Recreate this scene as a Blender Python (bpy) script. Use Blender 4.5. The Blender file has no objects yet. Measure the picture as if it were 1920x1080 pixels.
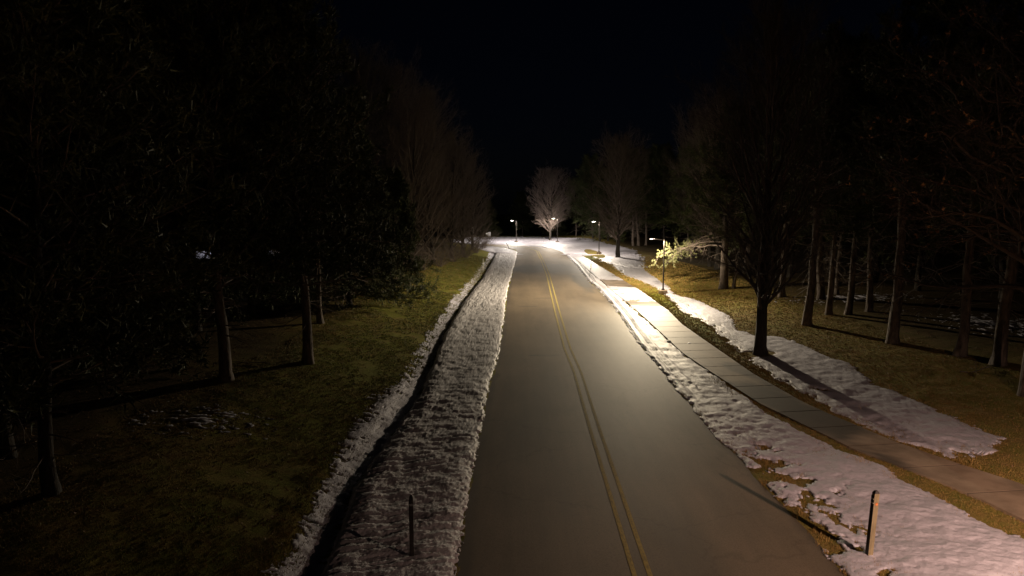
import bpy, math, numpy as np
from mathutils import Vector
R_ = math.radians
C = bpy.context.scene.collection
rng = np.random.default_rng(7)
CAMH, PITCH, F = 7.6, R_(6.9), 1280.0

# ------------------------------------------------------------------ helpers
def link(o): C.objects.link(o); return o
def props(o, label=None, cat=None, group=None, kind=None):
    if label: o['label'] = label
    if cat: o['category'] = cat
    if group: o['group'] = group
    if kind: o['kind'] = kind
    return o
def np_mesh(name, V, quads=None, tris=None, mat=None, parent=None, attrs=None, smooth=True):
    me = bpy.data.meshes.new(name)
    V = np.asarray(V, np.float32)
    me.vertices.add(len(V)); me.vertices.foreach_set('co', V.ravel())
    idx, tot = [], []
    if quads is not None and len(quads): idx.append(np.asarray(quads).ravel()); tot.append(np.full(len(quads), 4))
    if tris is not None and len(tris): idx.append(np.asarray(tris).ravel()); tot.append(np.full(len(tris), 3))
    idx = np.concatenate(idx).astype(np.int32); tot = np.concatenate(tot).astype(np.int32)
    st = np.concatenate([[0], np.cumsum(tot)[:-1]]).astype(np.int32)
    me.loops.add(len(idx)); me.loops.foreach_set('vertex_index', idx)
    me.polygons.add(len(tot)); me.polygons.foreach_set('loop_start', st)
    me.polygons.foreach_set('use_smooth', np.full(len(tot), smooth))
    me.update(calc_edges=True); me.validate()
    if attrs:
        for k, a in attrs.items():
            at = me.attributes.new(k, 'FLOAT', 'POINT'); at.data.foreach_set('value', np.asarray(a, np.float32).ravel())
    if mat: me.materials.append(mat)
    o = bpy.data.objects.new(name, me); link(o)
    if parent: o.parent = parent
    return o
def empty(name, loc, rz=0, **k):
    o = bpy.data.objects.new(name, None); o.empty_display_size = .2
    o.location = loc; o.rotation_euler = (0, 0, rz); link(o)
    return props(o, **k)
def grid_faces(nr, nc):
    i = np.arange(nr*nc).reshape(nr, nc)
    return np.stack([i[:-1, :-1], i[:-1, 1:], i[1:, 1:], i[1:, :-1]], -1).reshape(-1, 4)
def hsh(ix, iy, s):
    h = (ix.astype(np.int64)*374761393 + iy.astype(np.int64)*668265263 + s*982451653) & 0xffffffff
    h = ((h ^ (h >> 13))*1274126177) & 0xffffffff
    return ((h ^ (h >> 16)) & 0xffff)/65535.0
def noise(x, y, s=0):
    ix, iy = np.floor(x), np.floor(y); fx, fy = x-ix, y-iy
    fx = fx*fx*(3-2*fx); fy = fy*fy*(3-2*fy)
    a, b, c, d = hsh(ix, iy, s), hsh(ix+1, iy, s), hsh(ix, iy+1, s), hsh(ix+1, iy+1, s)
    return ((a*(1-fx)+b*fx)*(1-fy)+(c*(1-fx)+d*fx)*fy)*2-1
def fbm(x, y, s=0, o=4, g=.5):
    x = np.asarray(x, float); y = np.asarray(y, float)
    t, a, n = 0, 1, 0
    for k in range(o):
        t = t+a*noise(x*.8+y*.6+k*17.3, y*.8-x*.6+k*9.1, s+k); n += a; a *= g; x = x*2.03; y = y*2.03
    return t/n
def ss(a, b, x): t = np.clip((x-a)/(b-a), 0, 1); return t*t*(3-2*t)

# pixel of the photograph -> ray -> ground (used to measure where things stand)
def ray(px, py):
    a, b = (px-960)/F, (540-py)/F
    return np.array([a, math.cos(PITCH)+b*math.sin(PITCH), -math.sin(PITCH)+b*math.cos(PITCH)])
def flat(px, py, z=0.0):
    d = ray(px, py); t = (z-CAMH)/d[2]
    return np.array([d[0]*t, d[1]*t])
def line(pts, z=0.0):
    w = np.array([flat(*p, z) for p in pts]); w = w[np.argsort(w[:, 1])]
    return lambda y: np.interp(y, w[:, 1], w[:, 0])

roadL = line([(863,1073),(877,967),(890,887),(907,787),(920,720),(937,667),(946,600),(952,550),(958,525),(963,503),(969,482),(970,473)])
roadR = line([(1580,1078),(1547,1040),(1507,993),(1453,933),(1417,897),(1390,860),(1353,830),(1323,793),(1280,743),(1240,697),(1203,653),(1180,620),(1163,593),(1140,563),(1120,540),(1103,527),(1080,497),(1063,480),(1048,469)])
walkL = line([(1920,977),(1827,932),(1707,883),(1597,842),(1547,817),(1423,757),(1340,703),(1280,663),(1245,630),(1207,595),(1167,560),(1128,527),(1095,500),(1072,480)])
walkR = line([(1920,913),(1787,870),(1680,832),(1557,780),(1507,757),(1413,703),(1327,643),(1280,610),(1255,585),(1210,552),(1170,527),(1125,500),(1092,480)])
ditch = line([(600,1073),(633,997),(653,933),(683,887),(740,810),(783,747),(813,673),(833,627),(867,570),(900,527),(920,493),(929,475)], -.2)
stripL = line([(487,1077),(540,1030),(577,940),(607,883),(643,820),(677,763),(733,727),(777,700),(797,660),(820,607),(853,563),(887,523),(918,477)], -.05)

def g(x, y):
    """height of the land"""
    x = np.asarray(x, float); y = np.asarray(y, float)
    far = 1-ss(104, 124, y)
    dl = ditch(y)-x
    dd_ = .13-.07*ss(30, 48, y)
    left = np.where(dl > 0, -dd_+(dd_+.12)*ss(0, 1.0, dl)+.15*np.clip(dl-.5, 0, 5)+.06*np.clip(dl-5.5, 0, 6)+.02*np.clip(dl-11.5, 0, 40), -dd_*(1-ss(0, .32, -dl)))
    left = np.where(x < roadL(y), left, 0)*far
    dr = x-walkR(y)-.3
    right = np.where(dr > 0, .07*np.clip(dr, 0, 12)+.01*np.clip(dr-12, 0, 40), 0)*(1-.6*ss(80, 130, y))
    hump = .9*np.exp(-((x-19)/7)**2-((y-146)/12)**2)
    dwn = -ss(168, 230, y)*4
    mound = 1.0*np.exp(-((x+9.5)/5)**2-((y-112)/9)**2)
    onroad = (x > roadL(y)-.1) & (x < roadR(y)+.1) & (y < 126)
    rgh = .035*fbm(x*1.1, y*1.1, 3, 3)+.12*fbm(x*.12, y*.12, 5, 2)*ss(0, 6, np.maximum(dl, dr))
    return left+right+hump+dwn+mound+np.where(onroad, 0, rgh)
def at(px, py, dz=0):
    d = ray(px, py); t = np.linspace(8, 400, 8000)
    P = d[None]*t[:, None]+np.array([0, 0, CAMH])
    k = np.argmax(P[:, 2] < g(P[:, 0], P[:, 1]))
    p = P[k]; return Vector((p[0], p[1], float(g(p[0], p[1]))+dz))
def gline(pts):
    w = np.array([at(*p)[:2] for p in pts]); w = w[np.argsort(w[:, 1])]
    return lambda y: np.interp(y, w[:, 1], w[:, 0]), w[:, 1].min(), w[:, 1].max()

# ------------------------------------------------------------------ materials
def mat(name):
    m = bpy.data.materials.new(name); m.use_nodes = True
    nt = m.node_tree; b = nt.nodes['Principled BSDF']
    return m, nt, b
def N(nt, typ, **kw):
    n = nt.nodes.new(typ)
    for k, v in kw.items():
        if k[0] == '_': setattr(n, k[1:], v)
        else: n.inputs[k.replace('_', ' ')].default_value = v
    return n
def tex(nt, scale, detail=4, rough=.55, stretch=None, obj=True):
    tc = N(nt, 'ShaderNodeTexCoord'); mp = N(nt, 'ShaderNodeMapping')
    nt.links.new(tc.outputs['Object'], mp.inputs['Vector'])
    if stretch: mp.inputs['Scale'].default_value = stretch
    n = N(nt, 'ShaderNodeTexNoise', Scale=scale, Detail=detail, Roughness=rough)
    nt.links.new(mp.outputs[0], n.inputs['Vector']); return n.outputs['Fac']
def ramp(nt, src, stops):
    r = N(nt, 'ShaderNodeValToRGB'); e = r.color_ramp.elements
    while len(e) < len(stops): e.new(.5)
    for k, (p, c) in enumerate(stops): e[k].position = p; e[k].color = (*c, 1)
    nt.links.new(src, r.inputs[0]); return r.outputs['Color']
def mix(nt, a, b, f, blend='MIX'):
    m = N(nt, 'ShaderNodeMix', _data_type='RGBA', _blend_type=blend)
    for s, v in ((m.inputs[0], f), (m.inputs[6], a), (m.inputs[7], b)):
        if hasattr(v, 'node'): nt.links.new(v, s)
        else: s.default_value = v if not isinstance(v, tuple) else (*v, 1)
    return m.outputs[2]
def bump(nt, b, h, strength, dist, prev=None):
    n = N(nt, 'ShaderNodeBump', Strength=strength, Distance=dist)
    nt.links.new(h, n.inputs['Height'])
    if prev is not None: nt.links.new(prev, n.inputs['Normal'])
    nt.links.new(n.outputs[0], b.inputs['Normal']); return n.outputs[0]
def attr(nt, name): return N(nt, 'ShaderNodeAttribute', _attribute_name=name).outputs['Fac']
L_ = lambda nt, a, b: nt.links.new(a, b)

def make_simple(name, col, rough=.6, metal=0, var=.25, scale=8, bmp=.15, dist=.01, stretch=None):
    m, nt, b = mat(name)
    f = tex(nt, scale, 5, .6, stretch)
    c = ramp(nt, f, [(.3, tuple(v*(1-var) for v in col)), (.7, tuple(min(1, v*(1+var)) for v in col))])
    L_(nt, c, b.inputs['Base Color']); b.inputs['Roughness'].default_value = rough; b.inputs['Metallic'].default_value = metal
    if bmp: bump(nt, b, f, bmp, dist)
    return m
M = {}
# asphalt: worn, salt stained, damp patches from an attribute, faint wheel tracks
m, nt, b = mat('asphalt'); M['asphalt'] = m
f1 = tex(nt, 130, 3, .7); f2 = tex(nt, .7, 5, .6, (1, .22, 1)); f3 = tex(nt, .25, 3, .5)
c = ramp(nt, f1, [(.3, (.128, .098, .068)), (.5, (.218, .170, .118)), (.75, (.315, .25, .178))])
c = mix(nt, c, ramp(nt, f2, [(.3, (.80, .79, .77)), (.65, (1.08, 1.07, 1.05))]), 1.0, 'MULTIPLY')
c = mix(nt, c, ramp(nt, f3, [(.3, (.88, .88, .88)), (.7, (1.08, 1.08, 1.08))]), 1.0, 'MULTIPLY')
vo = N(nt, 'ShaderNodeTexVoronoi', _feature='DISTANCE_TO_EDGE', Scale=.16); tcv = N(nt, 'ShaderNodeTexCoord'); nzv = N(nt, 'ShaderNodeTexNoise', Scale=.8, Detail=6)
L_(nt, tcv.outputs['Object'], nzv.inputs['Vector']); vm = N(nt, 'ShaderNodeVectorMath', _operation='MULTIPLY_ADD'); vm.inputs[1].default_value = (2.2, 2.2, 0); L_(nt, nzv.outputs['Color'], vm.inputs[0]); L_(nt, tcv.outputs['Object'], vm.inputs[2]); L_(nt, vm.outputs[0], vo.inputs['Vector'])
ck = ramp(nt, vo.outputs['Distance'], [(.0, (.55, .53, .5)), (.006, (1, 1, 1))]); c = mix(nt, c, ck, .42, 'MULTIPLY')
f4 = tex(nt, 1.0, 4, .65, (1.5, .02, 1)); f5 = tex(nt, 24, 4, .75)
c = mix(nt, c, ramp(nt, f4, [(.34, (.92, .915, .91)), (.62, (1.04, 1.035, 1.03))]), 1.0, 'MULTIPLY')
c = mix(nt, c, ramp(nt, f5, [(.30, (.70, .69, .68)), (.48, (1, 1, 1)), (.72, (1.12, 1.11, 1.09))]), 1.0, 'MULTIPLY')
c = mix(nt, c, (.058, .052, .042), attr(nt, 'damp'))
L_(nt, c, b.inputs['Base Color'])
rr = N(nt, 'ShaderNodeMapRange'); L_(nt, attr(nt, 'damp'), rr.inputs[0]); rr.inputs[3].default_value = .70; rr.inputs[4].default_value = .66; b.inputs['Specular IOR Level'].default_value = .3
L_(nt, rr.outputs[0], b.inputs['Roughness']); bump(nt, b, f1, .5, .006)
# yellow paint, worn through to the asphalt
m, nt, b = mat('yellow_paint'); M['yellow'] = m
f1 = tex(nt, 22, 6, .75, (1, .35, 1)); f2 = tex(nt, 120, 3)
c = mix(nt, (.58, .46, .15), (.20, .17, .11), ramp(nt, f1, [(.42, (.05, .05, .05)), (.66, (.85, .85, .85))]))
L_(nt, c, b.inputs['Base Color']); b.inputs['Roughness'].default_value = .8; b.inputs['Specular IOR Level'].default_value = .12; bump(nt, b, f2, .3, .004)
# concrete
m, nt, b = mat('concrete'); M['concrete'] = m
f1 = tex(nt, 60, 5, .7); f2 = tex(nt, .9, 4, .6)
c = ramp(nt, f1, [(.3, (.31, .235, .165)), (.7, (.46, .355, .26))])
c = mix(nt, c, ramp(nt, f2, [(.35, (.62, .60, .58)), (.6, (1.05, 1.05, 1.05))]), 1.0, 'MULTIPLY')
c = mix(nt, c, (.05, .04, .032), attr(nt, 'damp'))
L_(nt, c, b.inputs['Base Color']); b.inputs['Roughness'].default_value = .7; bump(nt, b, f1, .3, .004)
# land: grass and dead grass
m, nt, b = mat('grass_ground'); M['ground'] = m
f1 = tex(nt, 26, 6, .75); f2 = tex(nt, 1.6, 5, .6); f3 = tex(nt, 7, 5, .7)
gr = ramp(nt, f1, [(.30, (.055, .062, .010)), (.50, (.19, .195, .030)), (.72, (.34, .33, .065))])
br = ramp(nt, f1, [(.28, (.085, .054, .018)), (.46, (.27, .180, .058)), (.70, (.50, .345, .135))])
am = N(nt, 'ShaderNodeMath', _operation='ADD'); L_(nt, attr(nt, 'brown'), am.inputs[0])
sm = N(nt, 'ShaderNodeMapRange'); L_(nt, f2, sm.inputs[0]); sm.inputs[1].default_value = .3; sm.inputs[2].default_value = .7; sm.inputs[3].default_value = -.5; sm.inputs[4].default_value = .5
L_(nt, sm.outputs[0], am.inputs[1]); am.use_clamp = True
c = mix(nt, gr, br, am.outputs[0])
c = mix(nt, c, mix(nt, (.020, .013, .008), (.075, .048, .026), ramp(nt, f3, [(.35, (0, 0, 0)), (.65, (1, 1, 1))])), attr(nt, 'woods_shade'))  # shade of the woods painted as a darker ground tone
L_(nt, c, b.inputs['Base Color']); b.inputs['Roughness'].default_value = .95
b.inputs['Specular IOR Level'].default_value = .1
p = bump(nt, b, f3, .5, .12); bump(nt, b, f1, .65, .05, p)
# snow
def snow_mat(name, base, gritty):
    m, nt, b = mat(name)
    f1 = tex(nt, 9, 6, .7); f2 = tex(nt, 45, 4, .7); f3 = tex(nt, 3.0, 5, .65)
    c = ramp(nt, f3, [(.28, tuple(v*(1-gritty) for v in base)), (.55, base)])
    c = mix(nt, c, ramp(nt, f2, [(.30, (.72, .69, .66)), (.46, (1, 1, 1))]), gritty*1.6, 'MULTIPLY')
    L_(nt, c, b.inputs['Base Color']); b.inputs['Roughness'].default_value = .6
    p = bump(nt, b, f1, .45, .05); bump(nt, b, f2, .5, .02, p)
    return m
M['snow'] = snow_mat('snow', (.66, .64, .74), .12)
M['snow_dirty'] = snow_mat('plowed_snow', (.76, .73, .77), .40)
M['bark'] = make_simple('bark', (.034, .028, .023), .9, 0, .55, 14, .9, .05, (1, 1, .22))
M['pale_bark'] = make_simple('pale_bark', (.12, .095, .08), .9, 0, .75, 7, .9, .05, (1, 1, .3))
M['twig'] = make_simple('twig_bark', (.165, .13, .112), .85, 0, .3, 3, 0)
M['darktwig'] = make_simple('dark_twig_bark', (.062, .046, .038), .85, 0, .3, 3, 0)
M['redtwig'] = make_simple('reddish_twig_bark', (.115, .088, .072), .85, 0, .3, 3, 0)
def leafmat(name, c0, c1, trans=.3):
    m, nt, b = mat(name); f = tex(nt, 1.7, 4, .7)
    L_(nt, ramp(nt, f, [(.3, c0), (.7, c1)]), b.inputs['Base Color']); b.inputs['Roughness'].default_value = .6
    b.inputs['Specular IOR Level'].default_value = .25
    return m
M['needles'] = leafmat('pine_needles', (.030, .042, .014), (.085, .100, .034))
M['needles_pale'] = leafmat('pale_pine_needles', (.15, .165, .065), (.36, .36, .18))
M['deadleaf'] = leafmat('dead_leaves', (.14, .075, .032), (.34, .20, .10))
M['blade_green'] = leafmat('grass_blades', (.085, .09, .017), (.19, .19, .045))
M['blade_brown'] = leafmat('dry_grass_blades', (.20, .125, .035), (.42, .27, .095))
M['pole'] = make_simple('bronze_metal', (.07, .06, .054), .45, .6, .15, 20, .05)
M['pole_top'] = make_simple('galvanised_metal', (.30, .29, .28), .5, .5, .15, 20, .05)
M['wood'] = make_simple('weathered_post_wood', (.25, .20, .115), .8, 0, .3, 14, .4, .01, (1, 1, .15))
M['black'] = make_simple('black_plastic', (.012, .011, .011), .5, 0, .2, 10, 0)
M['dark_post'] = make_simple('dark_grey_plastic', (.035, .029, .028), .6, 0, .2, 10, 0)
M['orange'] = make_simple('orange_reflector', (.75, .22, .06), .4, 0, .1, 30, 0)
M['white'] = make_simple('white_marker', (.7, .68, .62), .5, 0, .1, 10, 0)
M['sign'] = make_simple('sign_metal', (.42, .42, .42), .5, .4, .1, 10, 0)
m, nt, b = mat('lamp_glow'); M['glow'] = m
b.inputs['Base Color'].default_value = (1, 1, 1, 1); b.inputs['Emission Color'].default_value = (1, .93, .82, 1); b.inputs['Emission Strength'].default_value = 22

# ------------------------------------------------------------------ land
def rows(segs):
    out = []
    for a, b_, n, geo in segs:
        out += list((np.geomspace if geo else np.linspace)(a, b_, n, endpoint=False))
    return np.array(out)
ys = rows([(-30, 10, 60, 0), (10, 175, 640, 1), (175, 900, 70, 1)]+[(900, 901, 1, 0)])
u = np.concatenate([-np.geomspace(14, .62, 34, endpoint=False), np.linspace(-.62, .62, 700), np.geomspace(.62, 14, 35)[1:]])
Y, U = np.meshgrid(ys, u, indexing='ij'); X = (Y+45)*U
Z = g(X, Y)
inroad = (X > roadL(Y)+.1) & (X < roadR(Y)-.1) & (Y < 126)
farroad = (Y > 124.5) & (Y < 138.5) & (X < 6.5)
inwalk = (X > walkL(Y)-.02) & (X < walkR(Y)+.02) & (Y < 112)
Z = Z-np.where(inroad | farroad, .08, 0)-np.where(inwalk, .05, 0)
rightside = ss(2, 7, X-roadR(Y)+1.0)
dl = ditch(Y)-X
brown = np.where(X > roadR(Y), .62+.25*fbm(X*.2, Y*.2, 8, 3)-.75*np.exp(-((X-walkR(Y)-.6)/.9)**2)*ss(30, 44, Y)*(1-ss(95, 110, Y)),
                 .12+.6*ss(2.5, 11, dl)+.3*fbm(X*.25, Y*.25, 9, 3)+.30*(1-ss(14, 34, Y)))
woods_shade = np.clip(np.maximum(.92*ss(3.5, 10.5, dl+1.8*fbm(X*.3, Y*.3, 14, 3)), .85*ss(6.5, 12, X-walkR(Y)+1.5*fbm(X*.3, Y*.3, 15, 3))*ss(24, 36, Y)), 0, 1)*(1-ss(150, 165, Y)*0)  # where woods shade is put into the ground colour, both sides
np_mesh('ground', np.stack([X, Y, Z], -1).reshape(-1, 3), grid_faces(*X.shape), mat=M['ground'], attrs={'brown': brown, 'woods_shade': woods_shade})
props(bpy.data.objects['ground'], kind='structure')

# ------------------------------------------------------------------ road (straight, then a bend to the left)
Lw = [(roadL(y), y) for y in list(np.arange(-30, 112, .25))]
Rw = [(roadR(y), y) for y in list(np.arange(-30, 112, .25))]
def bez(p0, p1, p2, n): t = np.linspace(0, 1, n)[:, None]; return (1-t)**2*np.array(p0)+2*t*(1-t)*np.array(p1)+t*t*np.array(p2)
Lb = bez((roadL(112), 112.0), (-.2, 125.5), (-9, 128.5), 40)
Rb = bez((roadR(112), 112.0), (6.6, 133), (-9, 136.5), 40)
Lt = np.concatenate([np.array(Lw), Lb, [[-30, 130], [-90, 128]]]); Rt = np.concatenate([np.array(Rw), Rb, [[-30, 138], [-90, 136]]])
nc = 60; t = np.linspace(0, 1, nc)[None, :, None]
RP = Lt[:, None]*(1-t)+Rt[:, None]*t
rx, ry = RP[..., 0], RP[..., 1]
tt = np.broadcast_to(t[..., 0], rx.shape)
edge = np.minimum(tt, 1-tt)
rx = rx+np.where(tt == 0, -.04-.07*(fbm(rx, ry*1.3, 21)+.3), 0)+np.where(tt == 1, .05+.08*fbm(rx, ry*1.3, 22), 0)
rz = .018*(1-(2*tt-1)**2)*3+.004*fbm(rx*.6, ry*.3, 11)
def blob(cx, cy, sx, sy, s): return ss(.15, .75, np.exp(-((rx-cx)/sx)**2-((ry-cy)/sy)**2)+.45*fbm(rx*.9, ry*.28, s))
damp = .0*rx
p1 = flat(1160, 505); p2 = flat(1010, 500); p3 = flat(1110, 525)
for (bx_, by_), sx_, sy_, wt_, sd_ in ((flat(1035, 503), 5.5, 6.5, .85, 32), (flat(1078, 505), 2.0, 7, .8, 31), (flat(1089, 527), .9, 9, .85, 33), (flat(985, 478), 1.6, 8, .5, 36)):
    damp = np.maximum(damp, wt_*blob(bx_, by_, sx_, sy_, sd_))
damp = np.maximum(damp, .30*ss(.1, .45, fbm(rx*.5, ry*.06, 34)))
damp = np.maximum(damp, .55*(1-ss(.0, .035, edge+.02*fbm(rx*2, ry*.8, 35))))
# cross cracks
for px, py in ((1020, 668), (1020, 560), (990, 575)):
    q = flat(px, py); damp = np.maximum(damp, .8*np.exp(-((ry-q[1]-.25*fbm(rx*1.2, ry*0, 40))/.14)**2)*ss(1.0, .5, abs(rx-q[0])))
o = np_mesh('road', np.stack([rx, ry, rz], -1).reshape(-1, 3), grid_faces(*rx.shape), mat=M['asphalt'], attrs={'damp': damp})
props(o, kind='structure')
# double yellow line: measured centre
cen = line([(1203,1080),(1158,940),(1113,800),(1083,700),(1064,655),(1046,590),(1036,550),(1028,518),(1017,490),(1008,472)])
cy = np.concatenate([np.arange(-30, 112, .25)])
for k, off in enumerate((-.16, .16)):
    cc = np.stack([cen(cy)+off, cy], 1)
    bb = bez((cen(112)+off, 112.0), (3.2, 129.5+off), (-9, 132.5+off), 30); cc = np.concatenate([cc, bb[1:], [[-90, 132+off]]])
    tg = np.gradient(cc, axis=0); tg /= np.linalg.norm(tg, axis=1)[:, None]; nn = np.stack([-tg[:, 1], tg[:, 0]], 1)
    w = .052
    a = cc+nn*(w+.006*fbm(cc[:, 1:]*3, cc[:, 1:]*0, 5)); b2 = cc-nn*w
    V = np.zeros((len(cc), 2, 3)); V[:, 0, :2] = a; V[:, 1, :2] = b2; V[..., 2] = .018*3*.96+.010
    lineo = np_mesh('road_marking', V.reshape(-1, 3), grid_faces(len(cc), 2)[:, ::-1], mat=M['yellow'])
    props(lineo, kind='structure')

# ------------------------------------------------------------------ sidewalk: slabs with open joints
V, Fq, JT = [], [], []
yy = -20.0
while yy < 108:
    y2 = yy+1.78
    a, b_ = np.concatenate([[yy, yy+.032], np.linspace(yy+.032, y2-.032, 6)[1:-1], [y2-.032, y2]]), np.linspace(0, 1, 8); n = 8
    A, B = np.meshgrid(a, b_, indexing='ij'); jt = (A <= yy+.001) | (A >= y2-.001)
    xx = walkL(A)*(1-B)+walkR(A)*B
    sk = (B-.5)*.25
    A = A+sk
    hz = .03+.004*float(noise(np.array(yy*.7), np.array(3.0), 4))
    top = np.stack([xx, A, np.full_like(A, .05)-.010*jt], -1).reshape(-1, 3)
    base = len(V); V += list(top); JT += list(jt.ravel())+[0]*28; gf = grid_faces(n, n)+base; Fq += list(gf[:, ::-1])
    rim = list(range(0, n))+[r*n+n-1 for r in range(1, n)]+[(n-1)*n+c_ for c_ in range(n-2, -1, -1)]+[r*n for r in range(n-2, 0, -1)]
    b0 = len(V); V += [top[r]-np.array([0, 0, .12]) for r in rim]
    for k in range(len(rim)):
        k2 = (k+1) % len(rim); Fq.append([base+rim[k], base+rim[k2], b0+k2, b0+k])
    yy = y2
V = np.array(V)
wx, wy = V[:, 0], V[:, 1]
wd = .85*ss(.0, .35, fbm(wx*.9, wy*.5, 51, 4)+.9*np.exp(-((wy-27)/5)**2)-.35)
wd = np.maximum(wd, .62*ss(33, 40, wy)*(.75+.5*fbm(wx*1.5, wy*.9, 52, 3))); wd = np.maximum(wd, np.array(JT)*1.0)  # slabs near the lamp also darkened in colour, against its glare
o = np_mesh('sidewalk', V, Fq, mat=M['concrete'], attrs={'damp': wd}, smooth=False); props(o, kind='structure')

# ------------------------------------------------------------------ snow sheets
def snow(name, xl, xr, y0, y1, T, edge_n=.25, hole=None, width=.5, rough=.05, label='', matn='snow', ridge=None, dx0=.035, endw=1.5, group=None, base=g, fine=1.0):
    r = [y0]
    while r[-1] < y1:
        y = max(r[-1], 8); r.append(r[-1]+min(max(.035, y*y*1.7e-4), .0075*y)*fine)
    r = np.array(r); mx = np.max(xr(r)-xl(r))+1.0
    ncol = int(min(400, max(12, mx/ (dx0*1.0))))
    tt = np.linspace(0, 1, ncol)[None]
    yy = r[:, None]+0*tt
    a, b_ = (xl(r)-.45)[:, None], (xr(r)+.45)[:, None]
    xx = a*(1-tt)+b_*tt
    s = np.minimum(xx-xl(yy), xr(yy)-xx)
    s = np.minimum(s, np.minimum((yy-y0)/endw-.2, (y1-yy)/endw-.2))
    s = s+edge_n*fbm(xx*1.6, yy*1.2, 61, 5, .62)+edge_n*.5*fbm(xx*7, yy*6, 62, 3, .6)+.07*fbm(xx*17, yy*15, 63, 2, .6)
    if hole is not None: s = np.minimum(s, hole(xx, yy))
    th = T*(1-np.exp(-np.clip(s, 0, None)/width))
    bmp = rough*(fbm(xx*2.2, yy*3.2, 71, 5, .62)+.35*fbm(xx*1.1, yy*1.0, 72, 2))*ss(-.05, .35, s)
    z = base(xx, yy)+th+bmp+.012
    if ridge is not None: z = z+ridge(xx, yy)*ss(0, .15, s)
    z = np.where(s < 0, base(xx, yy)-np.clip(-s, .02, .10), np.maximum(z, base(xx, yy)+.006))
    ff = grid_faces(*xx.shape); keep = (s.ravel()[ff] > 0).any(1); ff = ff[keep]
    used = np.unique(ff); rm = np.full(xx.size, -1); rm[used] = np.arange(len(used))
    P = np.stack([xx, yy, z], -1).reshape(-1, 3)[used]
    o = np_mesh(name, P, rm[ff], mat=M[matn])
    return props(o, label=label, cat='snow', kind='stuff', group=group)

# left plowed bank on the verge
def bankridge(x, y):
    e = roadL(y)-x
    return .035*np.exp(-((e-.10)/.10)**2)*(.5+fbm(y*2.0,x*0,6,3))+.05*(1-.7*ss(30, 50, y))*np.exp(-((x-ditch(y)-.7)/.3)**2)*(.6+.6*noise(y*.35, x*0, 5)) \
        + .055*fbm(x*1.3+y*.8, y*7.5-x*2.6, 75, 4, .62)*(.55+.45*ss(3, .5, x-ditch(y)-.2))*(.65+.9*np.clip(fbm(x*.5, y*.35, 79, 3)+.3, 0, 1))+.016*fbm(x*9, y*14, 76, 3, .7)
snow('snow_bank', lambda y: ditch(y)+.08+.1*fbm(y*.5, y*0, 15), lambda y: roadL(y)-.06, 5, 113, .11, .14, width=.16, rough=.04,
     label='wide rough bank of plowed snow along the left edge of the road', matn='snow_dirty', ridge=bankridge, dx0=.022,
     hole=lambda x, y: .75*fbm(x*.8, y*.5, 91, 4)+.75)
snow('snow_strip', lambda y: np.minimum(stripL(y)+.25, ditch(y)-.85), lambda y: ditch(y)+.14, 5, 110, .028, .45, width=.3, rough=.028,
     label='thin ragged strip of snow on the far side of the ditch beside the green grass', dx0=.03,
     hole=lambda x, y: 1.15*fbm(x*4.2, y*8.5, 92, 5, .68)+.62-.72*ss(.75, 0, (x-stripL(y))/np.maximum(ditch(y)-stripL(y), .5))*(1-.6*ss(24, 40, y)))
# right verge between road and sidewalk
vergeR = line([(1920,1013),(1840,977),(1780,943),(1697,907),(1647,870),(1593,850),(1527,823),(1447,783),(1400,748),(1330,700),(1280,663),(1245,632),(1200,592),(1165,560),(1126,527),(1095,500),(1072,480)])
def vridge(x, y):
    e = x-roadR(y)
    w = ss(24, 30, y)*(1-ss(100, 112, y))
    return w*(.05*np.exp(-((e-.2)/.14)**2)+.045*np.exp(-((e-.75)/.12)**2)-.03*np.exp(-((e-.45)/.08)**2))+.10*fbm(x*.5, y*.5, 77, 3)*ss(1.2, 2.5, e)
def vhole(x, y):
    e = x-roadR(y)
    near = 1-ss(17, 24, y)
    return 1.05*fbm(x*2.0, y*1.7, 93, 5, .62)+.50+.12*(1-near)-near*(.62-.5*noise(x*1.3, y*.8, 95))*ss(2.0, .3, e)+.5*ss(1.6, 3, e)
snow('snow_bank', lambda y: roadR(y)+.02, lambda y: np.maximum(vergeR(y), roadR(y)+.6), 5, 116, .06, .24, width=.22, rough=.046,
     label='long snow cover on the verge between the road and the sidewalk', matn='snow', ridge=vridge, hole=vhole, dx0=.03)
# band right of the sidewalk
b2R, ya, yb = gline([(1813,862),(1867,847),(1870,823),(1813,797),(1727,757),(1647,723),(1580,680),(1513,650),(1467,633),(1413,630),(1380,620),(1367,590),(1305,562),(1265,552),(1250,535),(1220,515),(1198,497)])
b2L, yc, yd = gline([(1800,864),(1745,845),(1680,827),(1623,797),(1563,773),(1527,747),(1467,717),(1412,678),(1367,643),(1340,617),(1280,583),(1250,555),(1232,540),(1195,525),(1167,515),(1150,500)])
tree0 = at(1425, 664)
def b2hole(x, y):
    h = 1.1*fbm(x*1.6, y*1.5, 94, 5, .62)+.42+.65*ss(.2, 2.0, x-b2L(y))
    d = np.hypot((x-tree0.x+.5)/1.7, (y-tree0.y)/.8)-.75
    return np.minimum(h, d)
snow('snow_bank', b2L, b2R, max(ya, yc), 86, .06, .36, width=.3, rough=.05, hole=b2hole,
     label='tapering band of snow on the lawn right of the sidewalk, around the young tree')
# patches lying on the walk
def wbase(x, y): return np.full_like(x, .055)
def whole(x, y): return .55*noise(y*.55+x*.25, x*.0, 97)*1.3+.45*fbm(x*1.2, y*1.2, 98, 3)-.36+.24*ss(33, 40, y)+.9*ss(58, 80, y)
snow('snow_patches', lambda y: walkL(y)-.1, lambda y: walkR(y)+.02-.0*y, 30, 112, .035, .12, width=.12, rough=.01, hole=whole, base=wbase, label='melting snow patches lying across the sidewalk', dx0=.05)
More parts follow.
